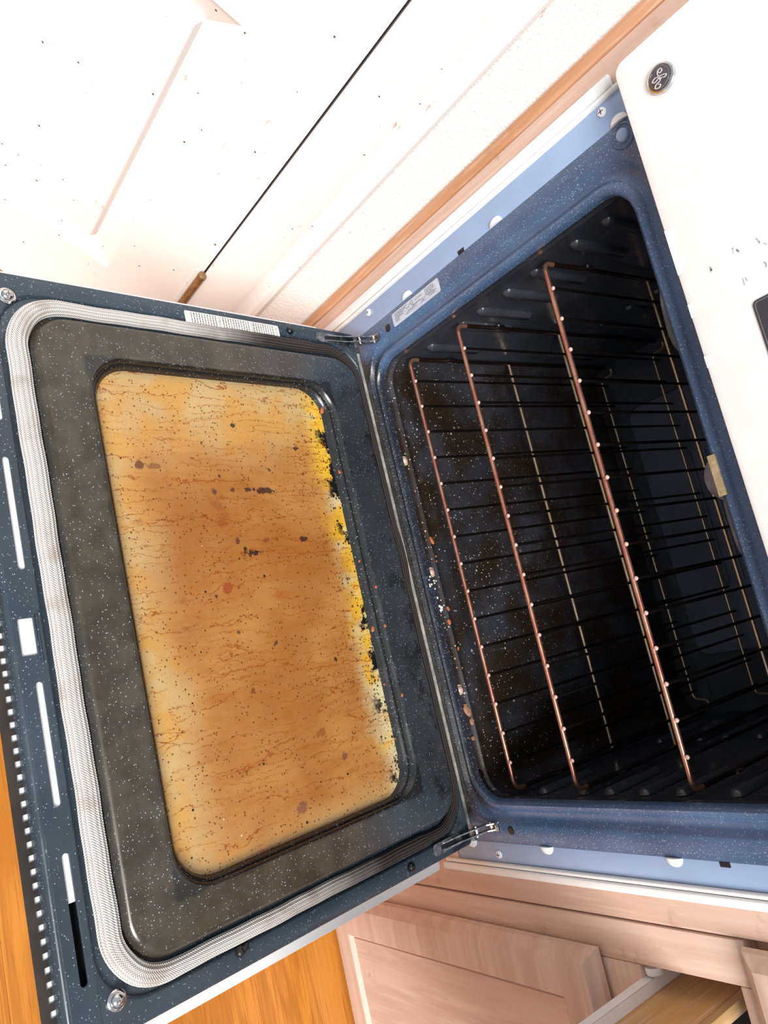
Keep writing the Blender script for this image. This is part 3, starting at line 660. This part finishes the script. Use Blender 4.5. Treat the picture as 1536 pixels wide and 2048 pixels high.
# gasket: braided rope squeezed flat, five ridges
gp = dense(rrect(-.2915, .2915, -.4560, -.0345, .046, 14), .006); N = len(gp); gm = MB(); gr = []; clen = [0]
for i in range(N): clen.append(clen[-1]+math.dist(gp[i], gp[(i+1) % N]))
KC = 24
for i, p in enumerate(gp):
    a, b = gp[i-1], gp[(i+1) % N]; t_ = Vector((b[0]-a[0], b[1]-a[1])).normalized(); nx = Vector((t_.y, -t_.x))
    front = max(0, min(1, (-p[1]-.40)/.05)); hw = .0068+.0022*front; ht = .0052+.0010*front
    if -p[1] < .10: hw *= .80; ht *= .85
    wob = .0003*math.sin(i*.31)+.0002*math.sin(i*.83)
    sag = .0050*math.exp(-((p[0]+.018)/.032)**2)+.0012*math.sin(p[0]*37)**2 if -p[1] < .045 else 0
    rg = []
    for k in range(KC):
        an = 2*PI*k/KC; rr_ = 1+.075*math.cos(an*12); c_, s_ = math.cos(an), math.sin(an)
        rg.append((p[0]+nx.x*(hw*c_*rr_+wob), p[1]+nx.y*(hw*c_*rr_+wob)+sag, -.0008+ht*s_*rr_))
    gr.append(rg)
gm.rings(gr, closed=True); gme = gm.me('gasket'); uvl = gme.uv_layers.new(name='UVMap')
for pol in gme.polygons:
    for li in pol.loop_indices:
        vi = gme.loops[li].vertex_index; i, k = divmod(vi, KC); u_ = clen[i]; k_ = k/KC
        vs_ = [gme.loops[l].vertex_index for l in pol.loop_indices]
        if i == 0 and any(v_//KC == N-1 for v_ in vs_): u_ = clen[N]
        if k == 0 and any(v_ % KC == KC-1 for v_ in vs_): k_ = 1.0
        uvl.data[li].uv = (u_, k_)
tag(link('gasket', gme, M['gasket'], odoor, 60), 'braided fibre gasket, white in front and blackened at the hinge')
# fixings
for u_ in (-.2955, .2930):
    mb = MB().lathe([(.0078, 0), (.0078, .0010), (.0066, .0018), (.0058, .0020)], (u_, -.4585, .0001), 'z', 22)
    bo = link('corner_screw', mb.me('corner_screw'), M['chrome'], odoor, 40)
    link('screw_head', MB().lathe([(.0054, 0), (.0052, .0014), (.0036, .0030), (.0012, .0036)], (u_, -.4585, .0020), 'z', 20).me('screw_head'), M['chrome'], bo, 60)
    cr = MB().box(u_-.0022, u_+.0022, -.4585-.0005, -.4585+.0005, .0054, .0058); cr.box(u_-.0005, u_+.0005, -.4585-.0022, -.4585+.0022, .0054, .0058); link('cross_slot', cr.me('cross_slot'), M['steel'], bo, 0)
for u_, v_ in ((-.3080, .1325), (.3095, .1288)):
    link('rubber_bumper', MB().lathe([(.0046, 0), (.0046, .0018), (.0034, .0042), (.0012, .0050)], (u_, -v_, .0001), 'z', 18).me('rubber_bumper'), M['black'], odoor, 60)
mb = MB().lathe([(.0040, 0), (.0046, .002), (.0030, .0045), (.0012, .005)], (.3040, -.3475, .0001), 'z', 14); mb.tube([(.3035, -.3450, .003), (.3020, -.3415, .004), (.2998, -.3405, .003)], [.003, .0024, .0012], 8)
link('rubber_bumper', mb.me('rubber_bumper'), M['black'], odoor, 60)
# caution label, partly under the gasket; text runs across it
lab = MB().rings([[(p[0], p[1], n_) for p in rrect(-.3120, -.2950, -.2752, -.1490, .0018, 4)] for n_ in (.0001, .0004)], True, True)
cb = tag(link('caution_label', lab.me('caution_label'), M['label'], odoor, 0), 'white caution sticker half under the gasket')
def dl(u_, v_): return (-.3108+u_, -v_, .0006)     # text baseline along +u, letters up towards the hinge
words('caution_heading', 'CAUTION', .0036, lambda x, y: dl(x*.80, .1545-y), M['ink'], cb)
words('caution_heading', 'CAUTION', .0036, lambda x, y: dl(x*.80, .1890-y), M['ink'], cb)
words('attention_heading', 'ATTENTION', .0036, lambda x, y: dl(x*.72, .2330-y), M['ink'], cb)
ln = MB()
for v0, k_ in ((.1580, 9), (.1925, 11), (.2365, 10)):
    for j in range(k_):
        v_ = v0+j*.0034; x = 0
        while x < .0150:
            L = random.uniform(.001, .0032); e = min(.0152, x+L)
            ln.add([dl(x, v_+.0008), dl(e, v_+.0008), dl(e, v_-.0005), dl(x, v_-.0005)], [(0, 1, 2, 3)]); x = e+.0006
link('caution_text', ln.me('caution_text'), M['ink'], cb, 0)
# hinge arms bridging door and frame (built in door space)
def to_door(y, z):
    z += .0008; return (y*math.cos(AL)-z*math.sin(AL), y*math.sin(AL)+z*math.cos(AL))
for sx in (-1, 1):
    X = sx*.3065
    pl_ = MB().rings([[(p[0], p[1], n_) for p in rrect(X-.0062, X+.0062, -.0915, -.0420, .0055, 5)] for n_ in (.0001, .0013)], True, True)
    h = link('hinge_arm', pl_.me('hinge_arm'), M['steel'], odoor, 40)
    link('hinge_slot', MB().box(X-.0022, X+.0022, -.0780, -.0520, .0010, .00145).me('hinge_slot'), M['gap'], h, 0)
    for dx in (-.0034, .0034):
        link('arm_plate', MB().rings([[(X+dx+e, *to_door(y, z)) for y, z in ((-.072, .0135), (-.045, .0125), (-.026, .0155), (-.010, .0170), (.001, .0265), (.0035, .0225), (-.004, .0110), (-.016, .0080), (-.030, .0055), (-.050, .0070), (-.072, .0105))] for e in (-.0007, .0007)], True, True).me('arm_plate'), M['steel'], h, 30)
    pin = MB().tube([(X-.006, *to_door(-.022, .0115)), (X+.006, *to_door(-.022, .0115))], .0026, 12); pin.tube([(X-.0052, *to_door(-.003, .0165)), (X+.0052, *to_door(-.003, .0165))], .0020, 12)
    link('pin', pin.me('pin'), M['chrome'], h, 40)
    ct = MB().box(X-.0050, X+.0050, -.0030, -.0006, .0165, .0275, .0006); ct.box(X-.0018, X+.0018, -.0034, -.0029, .0195, .0245)
    link('catch_plate', ct.me('catch_plate'), M['steel'], oven, 30)

# ================================================================== RACKS
P = .0350; tipY = .0400; ZR = (.0275, .1264, .2727)
labels = ('lowest of the three wire oven racks, just above the oven floor', 'middle of the three wire oven racks, halfway up the cavity', 'topmost of the three wire oven racks, nearest the control panel')
def arc_path(pts, r=.012, n=6):
    Q = [Vector(p) for p in pts]; out = [Q[0]]
    for i in range(1, len(Q)-1):
        a = (Q[i-1]-Q[i]).normalized(); b = (Q[i+1]-Q[i]).normalized(); s0 = Q[i]+a*r; s1 = Q[i]+b*r
        for k in range(n+1):
            t_ = k/n; out.append(s0*(1-t_)**2+Q[i]*2*t_*(1-t_)+s1*t_**2)
    out.append(Q[-1]); return out
wm = MB(); wm.tube([(0, tipY+.0012, 0), (0, .440, 0)], .00175, 8)
wm.tube([(0, tipY-.0012, 0), (0, tipY-.0004, 0), (0, tipY+.0006, 0), (0, tipY+.0016, 0)], [.0012, .0023, .0024, .0019], 10, mi=1)  # bright tip colour stands in for light on the dark wire's end
wire_me = wm.me('wire'); wire_me.materials.append(M['wire']); wire_me.materials.append(M['tip'])
fb = MB().tube(arc_path([(-.2775, .058, -.0050), (-.2775, .0425, -.0050), (.2775, .0425, -.0050), (.2775, .058, -.0050)], .011, 8), .00275, 10).me('front_bar'); fb.materials.append(M['copper'])
rl = MB(); rl.tube([(0, .0578, -.0050), (0, .105, -.0042), (0, .1085, -.0015), (0, .1170, -.0012), (0, .1205, -.0042), (0, .45, -.0042)], .0026, 10); rl_me = rl.me('side_rail'); rl_me.materials.append(M['rail'])
st = MB().tube([(0, .1080, .0020), (0, .1175, .0022)], .0019, 8).me('rail_stop'); st.materials.append(M['chrome'])
mbm = MB().tube([(-.2775, .229, -.0046), (.2775, .229, -.0046)], .0022, 10).me('middle_bar'); mbm.materials.append(M['bar'])
rb = MB().tube(arc_path([(-.2700, .446, .010), (-.2610, .446, .009), (-.2560, .434, -.0030), (-.2480, .434, -.0046), (.2480, .434, -.0046), (.2560, .434, -.0030), (.2610, .446, .009), (.2700, .446, .010)], .004, 4), .0022, 10).me('rear_bar'); rb.materials.append(M['bar'])
r0 = None
for i, z in enumerate(ZR):
    rk = tag(empty('oven_rack', (0, 0, z)), labels[i], 'oven rack', 'wire racks inside the oven')
    for nm, me, x in (('front_bar', fb, 0), ('side_rail', rl_me, -.2775), ('side_rail', rl_me, .2775), ('rail_stop', st, -.2775), ('rail_stop', st, .2775), ('middle_bar', mbm, 0), ('rear_bar', rb, 0)):
        o = link(nm, me, None, rk, 50); o.location = (x, 0, 0)
    for k in range(15):
        o = bpy.data.objects.new('wire', wire_me); C.objects.link(o); o.parent = rk; o.location = ((k-7)*P, 0, 0)
wire_me.polygons.foreach_set('use_smooth', [True]*len(wire_me.polygons)); wire_me.set_sharp_from_angle(angle=.9)

# ================================================================== CRUMBS
def crumb_me(seed, flat=.6):
    rs = random.Random(seed); bm = bmesh.new(); bmesh.ops.create_icosphere(bm, subdivisions=2, radius=1)
    for v in bm.verts: v.co *= rs.uniform(.72, 1.12); v.co.z *= flat
    zmin = min(v.co.z for v in bm.verts)
    for v in bm.verts: v.co.z -= zmin
    me = bpy.data.meshes.new('crumb'); bm.to_mesh(me); bm.free(); return me
CM = [[crumb_me(10*i+j) for j in range(4)] for i in range(3)]
for i, mt in enumerate(('crumb', 'crumb_t', 'crumb_w')):
    for me in CM[i]: me.materials.append(M[mt])
def lipz(y):
    pts = ((.0050, .0), (.012, -.0006), (.015, -.0045), (.019, -.0085), (.023, -.0085), (.0258, -.0046), (.0275, -.0040), (.0292, -.0050), (.035, -.0105), (.042, -.012), (.5, -.012))
    for a, b in zip(pts, pts[1:]):
        if a[0] <= y <= b[0]: return a[1]+(b[1]-a[1])*(y-a[0])/(b[0]-a[0])
    return -.012
kinds = {0: ('orange food crumb on the oven lip', 'orange crumbs on the oven lip'), 1: ('toasted tan crumb on the oven lip', 'tan crumbs on the oven lip'), 2: ('white crumb on the oven lip', 'white crumbs on the oven lip')}
def crumb(kind, x, y, r, sx=1.0, z=None, lab=None, grp=None, rot=None):
    o = bpy.data.objects.new('crumb', random.choice(CM[kind])); C.objects.link(o)
    o.location = (x, y, lipz(y)-.0002 if z is None else z); o.scale = (r*sx, r, r); o.rotation_euler = rot or (0, 0, random.uniform(-.4, .4))
    return tag(o, lab or kinds[kind][0], 'crumb', grp or kinds[kind][1])
for x, y, r, sx in ((-.039, .0290, .0028, 1.9), (-.019, .0345, .0016, 1), (-.012, .0310, .0013, 1.3), (.0495, .0290, .0022, 1.6), (.0660, .0255, .0028, 1.4), (.0560, .0140, .0015, 1), (.1010, .0330, .0018, 1.5), (.1250, .0300, .0013, 1)): crumb(0, x, y, r, sx)
for x, y, r, sx in ((.1760, .0225, .0046, 1.9), (.1900, .0245, .0032, 1.5), (.2100, .0220, .0030, 1.1)): crumb(1, x, y, r, sx)
for k in range(15): crumb(2, .020+.003*random.uniform(-3, 11), random.uniform(.0185, .0250), random.uniform(.0009, .0018))
for k in range(5): crumb(2, .012+.003*random.uniform(-2, 3), random.uniform(.0055, .0110), random.uniform(.0010, .0018))
def dcrumb(u_, v_, n_, r, sx, kind=0):
    y = -v_*math.cos(AL)+n_*math.sin(AL); z = v_*math.sin(AL)+n_*math.cos(AL)-.0008
    crumb(kind, u_, y, r, sx, z, 'orange crumb at the browned door window', 'orange crumbs around the door window', (-AL, 0, random.uniform(-.5, .5)))
for u_, v_, r, sx in ((-.2090, .1080, .0030, 1.6), (-.1310, .1040, .0022, 1.2), (-.0230, .1040, .0017, 1), (.0560, .1050, .0024, 1.5), (.1190, .1060, .0014, 1), (.1790, .1085, .0014, 1)):
    dcrumb(u_, v_, -.0022 if v_ > .1045 else .0, r, sx)
for u_, v_ in ((.0555, .0945), (.0100, .0950), (.1350, .0925)): dcrumb(u_, v_, .0079, .0019, 1.1)

ORD = 'first second third fourth fifth sixth seventh eighth ninth tenth eleventh twelfth thirteenth fourteenth fifteenth sixteenth seventeenth eighteenth nineteenth twentieth'.split()
byg = {}
for o in C.objects:
    if o.get('category') == 'crumb': byg.setdefault(o['group'], []).append(o)
for g, L in byg.items():
    L.sort(key=lambda o: o.location.x)
    for i, o in enumerate(L): o['label'] = o['label'] + ', ' + (ORD[i] + " from the top of the photo" if i < 20 else 'lowest in the photo')
